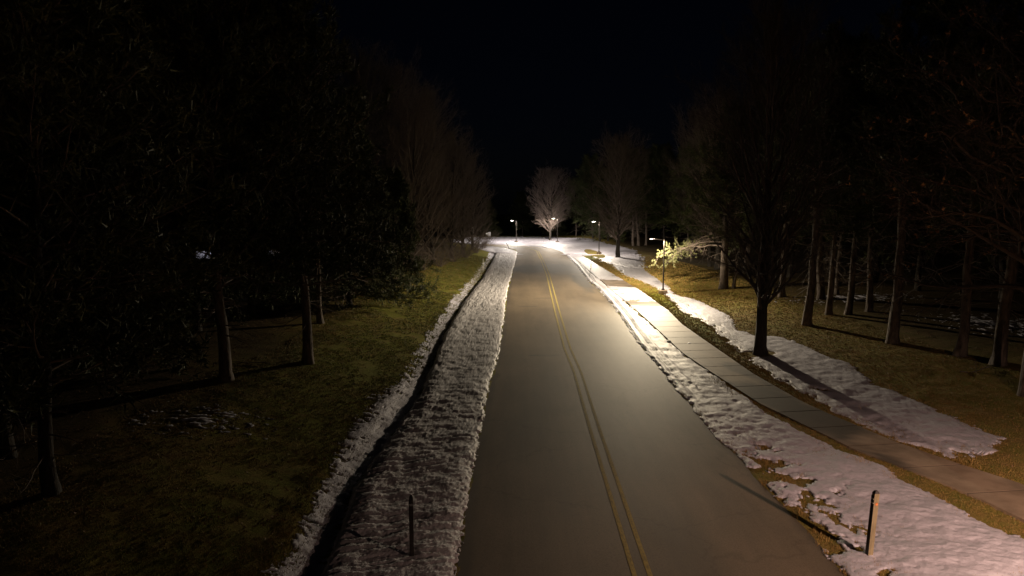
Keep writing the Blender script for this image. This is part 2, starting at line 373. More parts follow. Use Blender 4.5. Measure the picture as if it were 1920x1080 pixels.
# snow round the bend
def fR(y): return np.interp(y, [78, 88, 97, 104, 112, 122, 135, 150, 166], [15.2, 17, 18.5, 19, 20, 19.5, 17.5, 13.5, 10])
def fL(y): return np.interp(y, [78, 86, 104, 107, 116, 124, 140, 166], [14.8, 12.8, 12, -5, -9, -11, -13, -12])
def fhole(x, y):
    rl = np.where(y < 124, x-(roadR(np.minimum(y, 112))+.1), 50.0)
    t_ = np.clip((x+9)/18, -5, 1.5)
    d1 = np.where(x < 7, np.maximum(y-(136.6-1.2*np.clip((x+9)/14, 0, 1)**2*3), 127.8-y), 50.0)
    # bend: outside of the road boundary curve
    k = np.interp(y, Rb[:, 1], Rb[:, 0]); d2 = np.where((y >= 112) & (y <= 136.5), x-k, np.where(y < 112, np.maximum(x-roadR(y)-.1, roadL(y)-x-.05), 50.0))
    k3 = np.interp(y, Lb[:, 1], Lb[:, 0]); d3 = np.where((y >= 112) & (y <= 128.4), k3-x, -50.0)
    d = np.where(y > 136.5, y-136.5, np.maximum(d2, np.maximum(d3, np.where(y > 128.4, d2, -50))))
    h = np.minimum(d, 2.2+2.4*fbm(x*.16, y*.10, 99, 4))
    grass = np.hypot((x-13.0)/1.1, (y-108)/10)-1
    return np.minimum(h, grass)
snow('snow_field', fL, fR, 78, 166, .15, 1.2, width=.5, rough=.06, hole=fhole, label='broad bright snow cover around the far bend of the road', dx0=.2, endw=3)
# thin remnants in the dark grass on the left
for k, (px, py, sx, sy, lb) in enumerate([(385, 785, 2.3, 1.0, 'thin streak of snow in the dark grass below the left tree trunks'),
        (60, 605, 5.0, 2.2, 'faint broken snow patches far left in the dark woods'), (300, 558, 4.0, 1.5, 'faint snow patch under the dark left trees'),
        (480, 515, 5.0, 3.0, 'scattered snow remains deep in the left woods'), (1880, 608, 4.5, 3.0, 'dim snow patch in the dark woods behind the far right trunks'),
        (1600, 558, 6.0, 1.6, 'dim snow patch among the pine trunks on the right')]):
    q = at(px, py)
    snow('snow_patches', lambda y, q=q, sx=sx: q.x-sx+0*y, lambda y, q=q, sx=sx: q.x+sx+0*y, q.y-sy*2, q.y+sy*2, .012, .4, width=.2, rough=.006,
         hole=lambda x, y, q=q, sx=sx, sy=sy: 2.1*fbm(x*3.5, y*8, 101, 5, .68)+.25-np.hypot((x-q.x)/sx, (y-q.y)/(sy*1.6)), label=lb, dx0=.06, fine=1.0)

# ------------------------------------------------------------------ grass blades, leaf litter
def blades(name, X0, Y0, h, w, matn, label, n=3, cat='grass', lean=.5):
    K = len(X0)*n
    bx, by = np.repeat(X0, n)+rng.normal(0, .03, K), np.repeat(Y0, n)+rng.normal(0, .03, K)
    hh = np.repeat(h, n)*rng.uniform(.6, 1.3, K); a = rng.uniform(0, 2*np.pi, K); l = rng.uniform(0, lean, K)*hh
    z = np.repeat(g(X0, Y0), n); ww = np.repeat(w, n)
    A = np.stack([bx-ww*np.cos(a), by-ww*np.sin(a), z-.01], -1); B = np.stack([bx+ww*np.cos(a), by+ww*np.sin(a), z-.01], -1)
    a2 = rng.uniform(0, 2*np.pi, K)
    T = np.stack([bx+l*np.cos(a2), by+l*np.sin(a2), z+hh], -1)
    V = np.stack([A, B, T], 1).reshape(-1, 3)
    o = np_mesh(name, V, tris=np.arange(len(V)).reshape(-1, 3), mat=M[matn], smooth=False)
    return props(o, label=label, cat=cat, kind='stuff')
n = 52000
y = 12*np.exp(rng.uniform(0, 2.1, n)**1.0); e = rng.uniform(0, 1, n)**1.3
x = stripL(y)+.9-e*7.5
k = fbm(x*.7, y*.7, 12, 3) > -.35
x, y = x[k], y[k]; sc = np.clip(y/25, .8, 3)
br_ = rng.uniform(0, 1, len(x)) < (.15+.5*ss(2, 9, stripL(y)-x)+.2*(y < 25))
blades('grass', x[~br_], y[~br_], .045*sc[~br_]**.5, .010*sc[~br_], 'blade_green', 'short green grass on the bank left of the ditch')
blades('grass', x[br_], y[br_], .045*sc[br_]**.5, .010*sc[br_], 'blade_brown', 'dry brown grass mixed into the left bank')
n = 60000
y = 13*np.exp(rng.uniform(0, 2.0, n)); x = walkR(y)+.02+rng.uniform(0, 1, n)**1.5*10
k = ~((x > b2L(y)+.15) & (x < b2R(y)-.15) & (y > ya) & (y < 84))
x, y = x[k], y[k]; x2 = roadR(y)+.1+rng.uniform(0, 1, len(y))*1.6
ext = (rng.uniform(0, 1, len(y)) < .12) & (y < 26); x = np.where(ext, x2, x)
x3 = rng.uniform(0, 1, len(y))*(walkL(y)-vergeR(y)-.05)+vergeR(y)+.05; e3 = (rng.uniform(0, 1, len(y)) < .10) & (y < 30) & (walkL(y)-vergeR(y) > .15); x = np.where(e3, x3, x)
sc = np.clip(y/25, .7, 3); br_ = rng.uniform(0, 1, len(x)) < .78
blades('grass', x[br_], y[br_], .042*sc[br_]**.5, .010*sc[br_], 'blade_brown', 'dry brown lawn grass right of the sidewalk and along the verge')
blades('grass', x[~br_], y[~br_], .042*sc[~br_]**.5, .010*sc[~br_], 'blade_green', 'green lawn grass right of the sidewalk')
n = 5200
y = rng.uniform(11, 30, n); x = roadR(y)+rng.uniform(0, 1, n)**1.2*(vergeR(y)-roadR(y))
k = fbm(x*1.7, y*1.3, 93, 3) < .1; x, y = x[k], y[k]
blades('grass', x, y, np.full(len(x), .085), np.full(len(x), .007), 'blade_brown', 'brown grass tips poking through the thin snow on the right verge')
n = 5000
y = rng.uniform(19, 60, n); x = b2L(y)-.2+rng.uniform(0, 1, n)**1.6*(b2R(y)-b2L(y)+.4)
blades('grass', x, y, np.full(n, .085), np.full(n, .008), 'blade_brown', 'brown grass tips poking through the snow band on the lawn')
n = 3000
y = rng.uniform(11, 50, n); x = stripL(y)+rng.uniform(-.4, 1, n)*(ditch(y)-stripL(y))
blades('grass', x, y, np.full(n, .075), np.full(n, .008), 'blade_green', 'grass tips poking through the snow strip beside the ditch')
n = 4200
y = 13*np.exp(rng.uniform(0, 1.5, n)); x = np.where(rng.uniform(0, 1, n) < .55, stripL(y)-rng.uniform(0, 10, n), walkR(y)+rng.uniform(0, 12, n))
blades('leaf_litter', x, y, np.full(n, .04), np.full(n, .026), 'deadleaf', 'scattered dead leaves on the grass', n=2, cat='leaves', lean=1.6)

# ------------------------------------------------------------------ tree growing
def unit(v): return v/np.maximum(np.linalg.norm(v, axis=-1, keepdims=True), 1e-9)
def tubes(P, Rd, k=3):
    n, m, _ = P.shape
    T = unit(np.gradient(P, axis=1)); ref = np.where(np.abs(T[:, :1, 2:3]) < .9, np.array([0, 0, 1.]), np.array([1., 0, 0]))
    A = unit(np.cross(T, ref)); B = np.cross(T, A)
    th = np.arange(k)/k*2*np.pi
    V = P[:, :, None]+Rd[:, :, None, None]*(A[:, :, None]*np.cos(th)[None, None, :, None]+B[:, :, None]*np.sin(th)[None, None, :, None])
    i = np.arange(n*m*k).reshape(n, m, k)
    j = np.roll(i, -1, 2)
    Q = np.stack([i[:, :-1], j[:, :-1], j[:, 1:], i[:, 1:]], -1).reshape(-1, 4)
    return V.reshape(-1, 3), Q
def sample(P, t):
    m = P.shape[1]; f = np.clip(t, 0, .9999)*(m-1); i = f.astype(int); f = (f-i)[:, None]
    n = np.arange(len(P)); a, b_ = P[n, i], P[n, i+1]
    return a*(1-f)+b_*f, unit(b_-a)
def children(P, Rd, per, t0, t1, lenf, ang, m, up, wig, r, tipr=.004, rr=.55, rnd=None):
    n = len(P)*per; pid = np.repeat(np.arange(len(P)), per)
    t = t0+(t1-t0)*((np.tile(np.arange(per), len(P))+r.uniform(0, 1, n))/per)
    S, D = sample(P[pid], t)
    plen = np.linalg.norm(P[:, -1]-P[:, 0], axis=1)[pid]
    perp = unit(np.cross(D, r.normal(size=(n, 3)))); a = np.radians(r.normal(ang, 8, n))[:, None]
    d = unit(D*np.cos(a)+perp*np.sin(a))
    L = lenf(t, plen)*r.uniform(.7, 1.25, n)
    return march(S, d, L, m, up, wig, r, np.array([np.interp(tt_, np.linspace(0, 1, Rd.shape[1]), Rd[p_]) for tt_, p_ in zip(t, pid)])*rr, tipr)
def march(S, d, L, m, up, wig, r, r0, tipr):
    n = len(S); pts = [S]
    for k in range(m-1):
        d = unit(d+np.array([0, 0, 1.])*up/(m-1)+r.normal(0, wig, (n, 3)))
        pts.append(pts[-1]+d*(L/(m-1))[:, None])
    P = np.stack(pts, 1); tt_ = np.linspace(0, 1, m)[None]
    Rd = np.maximum(r0, tipr)[:, None]*(1-tt_)+tipr*tt_
    return P, Rd
def merge(parts):
    V, Q, o = [], [], 0
    for v, q in parts: V.append(v); Q.append(q+o); o += len(v)
    return np.concatenate(V), np.concatenate(Q)
def trunk_poly(H, r0, r, lean=0, wig=.02, m=14, top=.95):
    z = np.linspace(0, H*top, m); off = np.cumsum(r.normal(0, wig*H/m*2.0, (m, 2)), 0); off -= off[0]; off[:, 0] += lean*z
    P = np.concatenate([off, z[:, None]], 1)[None]
    Rd = (r0*(1-z/(H*top))**.85+.012); Rd = Rd*(1+.10*np.exp(-z/.3)); return P, Rd[None]
def trunk_mesh(P, Rd, k=14, r=None):
    n = P.shape[1]*3; t = np.linspace(0, 1, n)**1.25
    PP = np.stack([np.interp(t, np.linspace(0, 1, P.shape[1]), P[0, :, a]) for a in range(3)], -1)[None]
    RR = np.interp(t, np.linspace(0, 1, P.shape[1]), Rd[0])[None]
    PP[0, 0, 2] -= .15
    V, Q = tubes(PP, RR, k)
    V = V.reshape(-1, k, 3); c = PP[0][:, None]
    zz = V[..., 2]; an = np.arange(k)[None]*2.39
    V = c+(V-c)*(1+.10*noise(an*1.3+0*zz, zz*1.4, 9)+(.22+.22*noise(an*.9+0*zz, zz*0, 10))*np.exp(-np.clip(zz,0,9)/.22))[..., None]
    return V.reshape(-1, 3), Q
BANK = {}
def keep(key, name, V, Q=None, T=None, m=None, smooth=True):
    o = np_mesh(name, V, Q, T, mat=m, smooth=smooth); o.hide_render = False
    C.objects.unlink(o); BANK.setdefault(key, []).append((name, o.data)); bpy.data.objects.remove(o)
def bare(key, seed, H, W, clear, n1, style='oval', r0=None, dens=1.0, tw='twig', bk='bark', lean=0):
    r = np.random.default_rng(seed); r0 = r0 or H*.016
    P, Rd = trunk_poly(H, r0, r, lean, .010)
    keep(key, 'trunk', *trunk_mesh(P, Rd), m=M[bk])
    t = clear+(1-clear)*((np.arange(n1)+r.uniform(0, 1, n1))/n1)**(1.15)*.97
    S, D = sample(np.repeat(P, n1, 0), t)
    az = np.arange(n1)*2.4+r.normal(0, .35, n1)
    s = (t-clear)/(1-clear)
    if style == 'oval': env = W*(.25+.95*np.sin(np.pi*np.clip(s*.82+.16, 0, 1))**.9)*(1-s*.35); el = np.radians(28+38*s+r.normal(0, 5, n1)); upb = .45
    elif style == 'vase': env = W*(.75+.5*np.sin(np.pi*np.clip(s, 0, 1)))*(1-.55*s); el = np.radians(38+32*s+r.normal(0, 5, n1)); upb = .5
    elif style == 'fan': env = W*(.9)*(1-.6*s); el = np.radians(36+30*s+r.normal(0, 7, n1)); upb = .45
    else: env = W*(1.05-.4*s); el = np.radians(12+42*s+r.normal(0, 10, n1)); upb = .1
    L = env/np.cos(el); L = np.minimum(L, (H*1.02-S[:, 2])/np.maximum(np.sin(el), .25)+.6)
    d = np.stack([np.cos(az)*np.cos(el), np.sin(az)*np.cos(el), np.sin(el)], -1)
    rr = r0*(.40-.25*s)
    wg = .22 if style == 'gnarl' else .06
    P1, R1 = march(S, d, L, 8, upb, wg, r, rr, .012)
    P2, R2 = children(P1, R1, int(9*dens), .12, .97, lambda t, pl: pl*(.50-.28*t), 36, 6, upb*.7, wg*1.1, r, .008)
    P3, R3 = children(P2, R2, int(6*dens), .15, 1.0, lambda t, pl: pl*(.45-.15*t)+.12, 36, 4, upb*.5, wg*1.3, r, .006)
    P4, R4 = children(P3, R3, int(4*dens), .2, 1.0, lambda t, pl: pl*.4+.12, 34, 3, .2, .10, r, .004)
    keep(key, 'branches', *merge([tubes(P1, R1, 6), tubes(P2, R2, 4), tubes(P3, R3, 3), tubes(P4, R4, 3)]), m=M[tw])
    return P1, P2, P3
def clusters(S, D, r, nb=13, ln=.22, w=.016, spread=1.0):
    n = len(S)*nb
    d = unit(np.repeat(D, nb, 0)+r.normal(0, spread, (n, 3))+np.array([0, 0, .25]))
    s = np.repeat(S, nb, 0)+r.normal(0, ln*.25, (n, 3)); L = ln*r.uniform(.6, 1.25, n)[:, None]
    p = unit(np.cross(d, r.normal(size=(n, 3))))*w
    V = np.stack([s-p, s+p, s+d*L], 1).reshape(-1, 3)
    return V, np.arange(len(V)).reshape(-1, 3)
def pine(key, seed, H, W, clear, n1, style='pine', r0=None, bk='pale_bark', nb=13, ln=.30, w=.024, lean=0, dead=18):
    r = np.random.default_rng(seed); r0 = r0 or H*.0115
    P, Rd = trunk_poly(H, r0, r, lean, .020)
    keep(key, 'trunk', *trunk_mesh(P, Rd), m=M[bk])
    t = clear+(1-clear)*((np.arange(n1)+r.uniform(0, 1, n1))/n1)*.985
    s = (t-clear)/(1-clear); S, D = sample(np.repeat(P, n1, 0), t)
    az = np.arange(n1)*2.4+r.normal(0, .4, n1)
    if style == 'pine': el = np.radians(2+40*s+r.normal(0, 9, n1)); env = W*(.55+.75*np.sin(np.pi*np.clip(.12+s*.8, 0, 1)))*(1-.45*s); up = .35
    else: el = np.radians(-14+40*s+r.normal(0, 7, n1)); env = W*(1.08-s)**.85; up = .15
    L = env*r.uniform(.65, 1.2, n1)
    d = np.stack([np.cos(az)*np.cos(el), np.sin(az)*np.cos(el), np.sin(el)], -1)
    P1, R1 = march(S, d, L, 6, up, .09, r, r0*(.26-.16*s), .012)
    P2, R2 = children(P1, R1, 8, .25, 1, lambda t, pl: pl*(.42-.2*t)+.1, 48, 4, .25, .12, r, .007)
    br = [tubes(P1, R1, 5), tubes(P2, R2, 3)]
    if dead:
        td = r.uniform(clear*.35, clear, dead); Sd, _ = sample(np.repeat(P, dead, 0), td); ad = r.uniform(0, 6.3, dead)
        dd = np.stack([np.cos(ad), np.sin(ad), r.normal(-.15, .2, dead)], -1)
        Pd, Rdd = march(Sd, unit(dd), r.uniform(.5, 2.2, dead), 6, -.1, .14, r, np.full(dead, .028), .006)
        Pe, Re = children(Pd, Rdd, 4, .3, 1, lambda t, pl: pl*.35, 45, 3, 0, .2, r, .005)
        br += [tubes(Pd, Rdd, 4), tubes(Pe, Re, 3)]
    keep(key, 'branches', *merge(br), m=M['twig'])
    cs, cd = [], []
    for q in (.35, .55, .75, .98):
        a, b_ = sample(P2, np.full(len(P2), q)+r.uniform(-.08, .02, len(P2))); cs.append(a); cd.append(b_)
    a, b_ = sample(P1, np.full(len(P1), .99)); cs.append(a); cd.append(b_)
    V, T = clusters(np.concatenate(cs), np.concatenate(cd), r, nb, ln, w)
    keep(key, 'foliage', V, None, T, M['needles'], smooth=False)

bare('maple', 11, 13.5, 4.7, .13, 62, 'oval', .21, 1.15)
bare('maple2', 12, 15.5, 4.6, .16, 60, 'oval', .30, 1.1)
bare('young', 13, 16.0, 3.9, .125, 50, 'vase', .27, 1.15, bk='bark', tw='darktwig')
bare('fan', 14, 15.0, 6.0, .06, 46, 'fan', .24, .85, tw='redtwig')
bare('fan2', 15, 13.0, 5.0, .05, 46, 'fan', .22, .85, tw='redtwig')
bare('tall', 16, 18.0, 4.6, .18, 60, 'vase', .28, 1.0, tw='twig')
oakP = bare('oak', 17, 13.5, 6.6, .30, 34, 'gnarl', .26, 1.0, tw='darktwig', bk='pale_bark')
r = np.random.default_rng(5)
ii = r.integers(0, len(oakP[2]), 420); a_, b_ = sample(oakP[2][ii], r.uniform(.5, 1, 420))
Vv, Tt = clusters(a_, b_, r, 3, .13, .045, 1.4); keep('oak', 'leaves', Vv, None, Tt, M['deadleaf'], smooth=False)
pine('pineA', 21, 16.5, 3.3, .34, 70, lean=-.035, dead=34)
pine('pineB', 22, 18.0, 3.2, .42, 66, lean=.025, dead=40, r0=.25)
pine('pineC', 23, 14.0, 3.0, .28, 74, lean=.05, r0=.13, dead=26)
pine('spruceA', 24, 15.0, 4.4, .05, 120, 'spruce', bk='bark', nb=12, ln=.34, w=.030, dead=0)
pine('spruceB', 25, 12.5, 3.8, .03, 110, 'spruce', bk='bark', nb=12, ln=.34, w=.030, dead=0)
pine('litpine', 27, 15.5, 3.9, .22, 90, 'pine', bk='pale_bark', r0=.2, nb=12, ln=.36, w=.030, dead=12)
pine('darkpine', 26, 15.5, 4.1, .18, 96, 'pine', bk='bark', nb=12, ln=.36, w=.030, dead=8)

def shrub(key, seed, H, W):
    r = np.random.default_rng(seed); n = 26
    az = r.uniform(0, 6.3, n); el = np.radians(r.uniform(35, 85, n)); S = r.normal(0, .12, (n, 3)); S[:, 2] = -.05
    d = np.stack([np.cos(az)*np.cos(el), np.sin(az)*np.cos(el), np.sin(el)], -1)
    P1, R1 = march(S, d, H*r.uniform(.6, 1.1, n), 7, .1, .10, r, np.full(n, .022), .006)
    P2, R2 = children(P1, R1, 9, .15, 1, lambda t, pl: pl*.4, 38, 5, .2, .15, r, .005)
    P3, R3 = children(P2, R2, 2, .2, 1, lambda t, pl: pl*.4+.05, 40, 3, .1, .15, r, .004)
    keep(key, 'stems', *merge([tubes(P1, R1, 5)]), m=M['twig']); keep(key, 'twigs', *merge([tubes(P2, R2, 3), tubes(P3, R3, 3)]), m=M['redtwig'])
shrub('shrub', 51, 3.0, 2)
def plant(key, name, pos, rz, sc, label, cat='tree', group=None):
    t_ = empty(name, pos, rz, label=label, cat=cat, group=group)
    if cat == 'tree': t_.rotation_euler = (.05*math.sin(pos.x*7.1+pos.y*3), .05*math.sin(pos.y*5.3), rz)
    t_.scale = (sc, sc, sc) if not isinstance(sc, tuple) else sc
    for nm, me in BANK[key]:
        c_ = bpy.data.objects.new(nm, me); link(c_); c_.parent = t_
    return t_
def P_(px, py): return at(px, py)

plant('maple', 'bare_tree', P_(1031, 451), .6, (1.1, 1.1, 1.02), 'pale bare tree with oval crown standing in snow at the far bend')
plant('maple2', 'bare_tree', P_(1158, 484), 2.1, (1, 1, 1.02), 'dark bare tree with broad crown behind the second street lamp')
plant('young', 'bare_tree', P_(1425, 664), 1.0, 1.0, 'nearest bare tree with upswept branches, standing in the snow band right of the sidewalk')
oak = plant('oak', 'oak_tree', P_(1926, 742), 2.4, 1.0, 'oak with a few dead leaves at the right edge, its limbs reaching into view')

# left side: bare trees leaning out over the bank
for k, (px, py, key, sc, rz, lb) in enumerate([
    (772, 500, 'fan', 1.10, .2, 'reddish bare tree nearest to the camera in the row on the left bank'),
    (812, 492, 'fan2', 1.15, 1.7, 'bare tree second from the camera on the left bank, close behind the dark evergreen'),
    (845, 484, 'fan', 1.0, 3.1, 'third bare tree in the row on the left bank'),
    (868, 476, 'fan2', 1.1, 4.4, 'fourth bare tree in the row on the left bank, above the thin white stake'),
    (886, 468, 'fan2', .95, 5.3, 'bare tree at the far end of the left bank beside the small sign'),
    (735, 476, 'tall', 1.25, .9, 'tall bare tree rising behind the evergreens left of the road'),
    (800, 470, 'tall', 1.15, 2.2, 'tall bare tree deep behind the row of trees on the left bank'),
    (700, 480, 'tall', 1.3, 3.7, 'tallest bare tree behind the dark left evergreens'),]):
    plant(key, 'bare_tree', P_(px, py), rz, sc, lb, group='bare trees left of the road')
for k, (px, py, key, sc, rz, lb) in enumerate([
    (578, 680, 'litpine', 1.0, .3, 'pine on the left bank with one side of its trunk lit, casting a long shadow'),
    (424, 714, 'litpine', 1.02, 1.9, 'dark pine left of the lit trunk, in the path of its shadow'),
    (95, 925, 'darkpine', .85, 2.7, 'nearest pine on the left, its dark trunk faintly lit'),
    (14, 858, 'darkpine', .9, 4.1, 'pine at the far left edge of the frame'),
    (735, 556, 'spruceB', .78, .4, 'dark evergreen with low boughs over the left bank before the bare trees'),
    (655, 572, 'spruceA', .85, 1.4, 'dark evergreen behind the lit trunk on the left'),
    (600, 606, 'pineA', .85, 2.2, 'slim pine close behind the lit trunk on the left'),
    (560, 560, 'spruceA', 1.0, 3.3, 'broad dark evergreen in the middle of the left woods'),
    (470, 590, 'spruceA', 1.05, 4.3, 'dark evergreen behind the unlit left pine'),
    (370, 620, 'darkpine', 1.05, 5.2, 'dark pine below the distant bright snow pile'),
    (255, 655, 'darkpine', 1.1, .7, 'dark pine left of the distant bright snow pile'),
    (150, 690, 'spruceA', 1.0, 1.2, 'dark evergreen among the faint snow patches on the left'),
    (40, 700, 'spruceA', 1.1, 2.9, 'dark evergreen at the left edge behind the nearest pines'),
    (640, 500, 'spruceA', 1.2, 3.9, 'distant dark evergreen behind the left bank'),
    (540, 505, 'darkpine', 1.2, 1.1, 'distant dark pine in the left woods'),
    (440, 520, 'spruceA', 1.25, 5.5, 'distant dark evergreen right of the bright snow pile'),
    (300, 530, 'darkpine', 1.3, 2.5, 'distant dark pine left of the bright snow pile'),
    (170, 540, 'spruceA', 1.3, 3.5, 'distant dark evergreen at the far left'),]):
    plant(key, 'pine_tree' if 'pine' in key else 'spruce_tree', P_(px, py), rz, sc, lb, group='dark evergreens left of the road')

for k, (px, py, sc, lb) in enumerate([(752, 515, 1.1, 'bare shrub beside the dark evergreen on the left bank'), (790, 507, 1.2, 'bare shrub under the first bare trees on the left bank'),
    (825, 500, 1.1, 'bare shrub in the middle of the left row of trees'), (850, 491, 1.3, 'bare shrub below the fourth bare tree on the left bank'),
    (872, 483, 1.2, 'bare shrub behind the thin white stake'), (893, 474, 1.3, 'bare shrub at the far end of the left bank'), (905, 466, 1.3, 'last bare shrub before the small road sign')]):
    plant('shrub', 'shrub', P_(px, py), k*1.1, (sc*1.1, sc*1.1, sc*.8), lb, cat='shrub', group='shrubs along the left bank')
# right side
for k, (px, py, key, sc, rz, lb) in enumerate([
    (1375, 541, 'pineC', .95, 1.6, 'second pine just right of the big pine by the lamp'),
    (1330, 500, 'darkpine', 1.0, 2.4, 'dense pine behind the lit bough'),
    (1466, 557, 'pineB', .9, .4, 'slim pine with one edge lit, right of the young tree crown'),
    (1512, 609, 'pineB', .95, 1.4, 'pine with thick trunk just right of the young tree'),
    (1553, 590, 'pineA', .95, 2.4, 'pine with lit left edge, second right of the young tree'),
    (1590, 590, 'pineA', 1.0, 3.1, 'pine in the middle of the right hand group of trunks'),
    (1540, 561, 'pineB', 1.0, 4.4, 'slender pine at the back of the trunk group'),
    (1569, 552, 'pineC', 1.1, 5.4, 'slender pine furthest back in the trunk group'),
    (1630, 584, 'pineA', 1.0, 5.0, 'pine with a pale foot mark, right of the trunk group'),
    (1673, 643, 'pineB', 1.0, .9, 'pine with a thick grey trunk between the trunk group and the right edge'),
    (1800, 668, 'pineA', 1.1, 3.6, 'dark trunked pine casting a broad shadow on the lawn'),
    (1873, 684, 'pineB', 1.0, 4.7, 'pine with a pale lit foot near the right edge'),
    (1720, 545, 'darkpine', 1.1, 2.0, 'dark pine behind the grey trunk on the right'),
    (1820, 540, 'pineC', 1.3, 3.0, 'dark pine far behind at the right edge'),
    (1880, 560, 'darkpine', 1.2, 3.0, 'dark pine deep in the right woods'),
    (1640, 530, 'darkpine', 1.2, 4.0, 'dark pine behind the trunk group'),
    (1480, 520, 'darkpine', 1.2, 5.0, 'dark pine behind the young tree'),
    (1400, 500, 'pineB', 1.1, .5, 'tall pine behind the two pines at the lamp'),
    (1560, 505, 'pineB', 1.25, 2.5, 'tall pine deep behind the trunk group'),
    (1187, 461, 'pineA', 1.0, 1.5, 'left one of three pale trunks behind the second bare tree'),
    (1197, 461, 'pineB', .95, 2.5, 'middle one of three pale trunks behind the second bare tree'),
    (1211, 460, 'pineA', 1.05, 3.5, 'right one of three pale trunks behind the second bare tree'),
    (1245, 462, 'darkpine', 1.1, 4.5, 'dense pine behind the nearest street lamp'),
    (1290, 468, 'pineC', 1.2, 5.5, 'broad pine between the lamp and the lit bough'),
    (1112, 446, 'darkpine', 1.05, .8, 'dark green pine left of the second bare tree'),
    (1080, 443, 'pineC', 1.0, 1.8, 'pine with a pale low bough behind the third street lamp'),
    (1140, 452, 'spruceA', 1.0, 2.8, 'evergreen close behind the second bare tree'),
    (1160, 446, 'pineA', 1.15, 3.8, 'tall pine rising above the second bare tree'),]):
    plant(key, 'pine_tree' if 'pine' in key else 'spruce_tree', P_(px, py), rz, sc, lb, group='pines right of the road')
for k, (px, py, key, sc, rz, lb) in enumerate([
    (1345, 505, 'tall', .95, 1.2, 'tall bare tree behind the lit pine bough'),
    (1300, 482, 'tall', 1.0, 2.9, 'bare tree between the lamp and the pines'),
    (1125, 452, 'fan2', .62, 2.9, 'small pale bare tree between the second and third street lamps'),]):
    plant(key, 'bare_tree', P_(px, py), rz, sc, lb, group='bare trees right of the road')
# backdrop of woods behind the bend
for k, (x, y, key, sc) in enumerate([(-42, 178, 'spruceA', .8), (-33, 186, 'darkpine', .8), (-24, 180, 'spruceA', .75), (-15, 190, 'darkpine', .75), (-6, 186, 'spruceB', .8),
                                     (3, 194, 'darkpine', .8), (12, 190, 'spruceA', .8), (22, 184, 'darkpine', .95), (31, 176, 'spruceA', 1.0), (40, 168, 'darkpine', 1.1), (-52, 170, 'spruceA', .9)]):
    plant(key, 'pine_tree' if 'pine' in key else 'spruce_tree', Vector((x, y, float(g(x, y)))), k*1.3, sc,
          'dark evergreen in the wood line beyond the far bend', group='wood line beyond the bend')

# the big pine next to the lamp with its long lit bough
bp = P_(1357, 541)
big = empty('pine_tree', bp, 0, label='big pale barked pine whose long low bough is lit beside the nearest street lamp', cat='tree', group='pines right of the road')
r = np.random.default_rng(31)
Pt, Rt_ = trunk_poly(15.5, .34, r, -.03, .010)
V, Q = trunk_mesh(Pt, Rt_); np_mesh('trunk', V, Q, mat=M['pale_bark'], parent=big)
for nm, me in BANK['pineB']:
    if nm != 'trunk':
        c_ = bpy.data.objects.new(nm, me); link(c_); c_.parent = big; c_.scale = (1, 1, .86)
L1 = P_(1243, 548)
tip = np.array([L1.x+.15, L1.y+3.0, L1.z+2.9])-np.array(bp)
PB, RB = [], []
for k in range(5):
    s0 = np.array([-.1, 0, 3.6+.45*k]); e0 = tip+np.array([1.0*k*(.9), r.normal(0, 1.1)*(k > 0), .25*k-.25]); 
    if k == 0: e0 = tip
    tt_ = np.linspace(0, 1, 10)[:, None]
    pb = s0*(1-tt_)+e0*tt_+np.array([0, 0, .5])*np.sin(tt_*np.pi)+r.normal(0, .07, (10, 3)); pb[0] = s0
    PB.append(pb); RB.append(np.linspace(.075, .02, 10))
PB, RB = np.array(PB), np.array(RB)
Q2, S2 = children(PB, RB, 16, .18, 1, lambda t, pl: .25+.72*(1-t*.3)+0*pl, 42, 6, .05, .16, r, .008)
Q3, S3 = children(Q2, S2, 6, .2, 1, lambda t, pl: pl*.5+.1, 40, 4, .2, .16, r, .006)
V, Q = merge([tubes(PB, RB, 6), tubes(Q2, S2, 4), tubes(Q3, S3, 3)])
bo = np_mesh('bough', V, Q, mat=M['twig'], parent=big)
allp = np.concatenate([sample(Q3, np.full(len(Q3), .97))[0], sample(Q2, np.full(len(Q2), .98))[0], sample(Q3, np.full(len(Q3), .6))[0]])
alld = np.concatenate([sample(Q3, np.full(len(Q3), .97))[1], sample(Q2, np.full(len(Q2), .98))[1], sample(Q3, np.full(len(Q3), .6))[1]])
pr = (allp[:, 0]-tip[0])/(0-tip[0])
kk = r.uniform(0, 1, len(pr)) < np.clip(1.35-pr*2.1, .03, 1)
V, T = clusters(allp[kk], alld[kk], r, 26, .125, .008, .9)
np_mesh('needles', V, None, T, mat=M['needles_pale'], parent=bo, smooth=False)

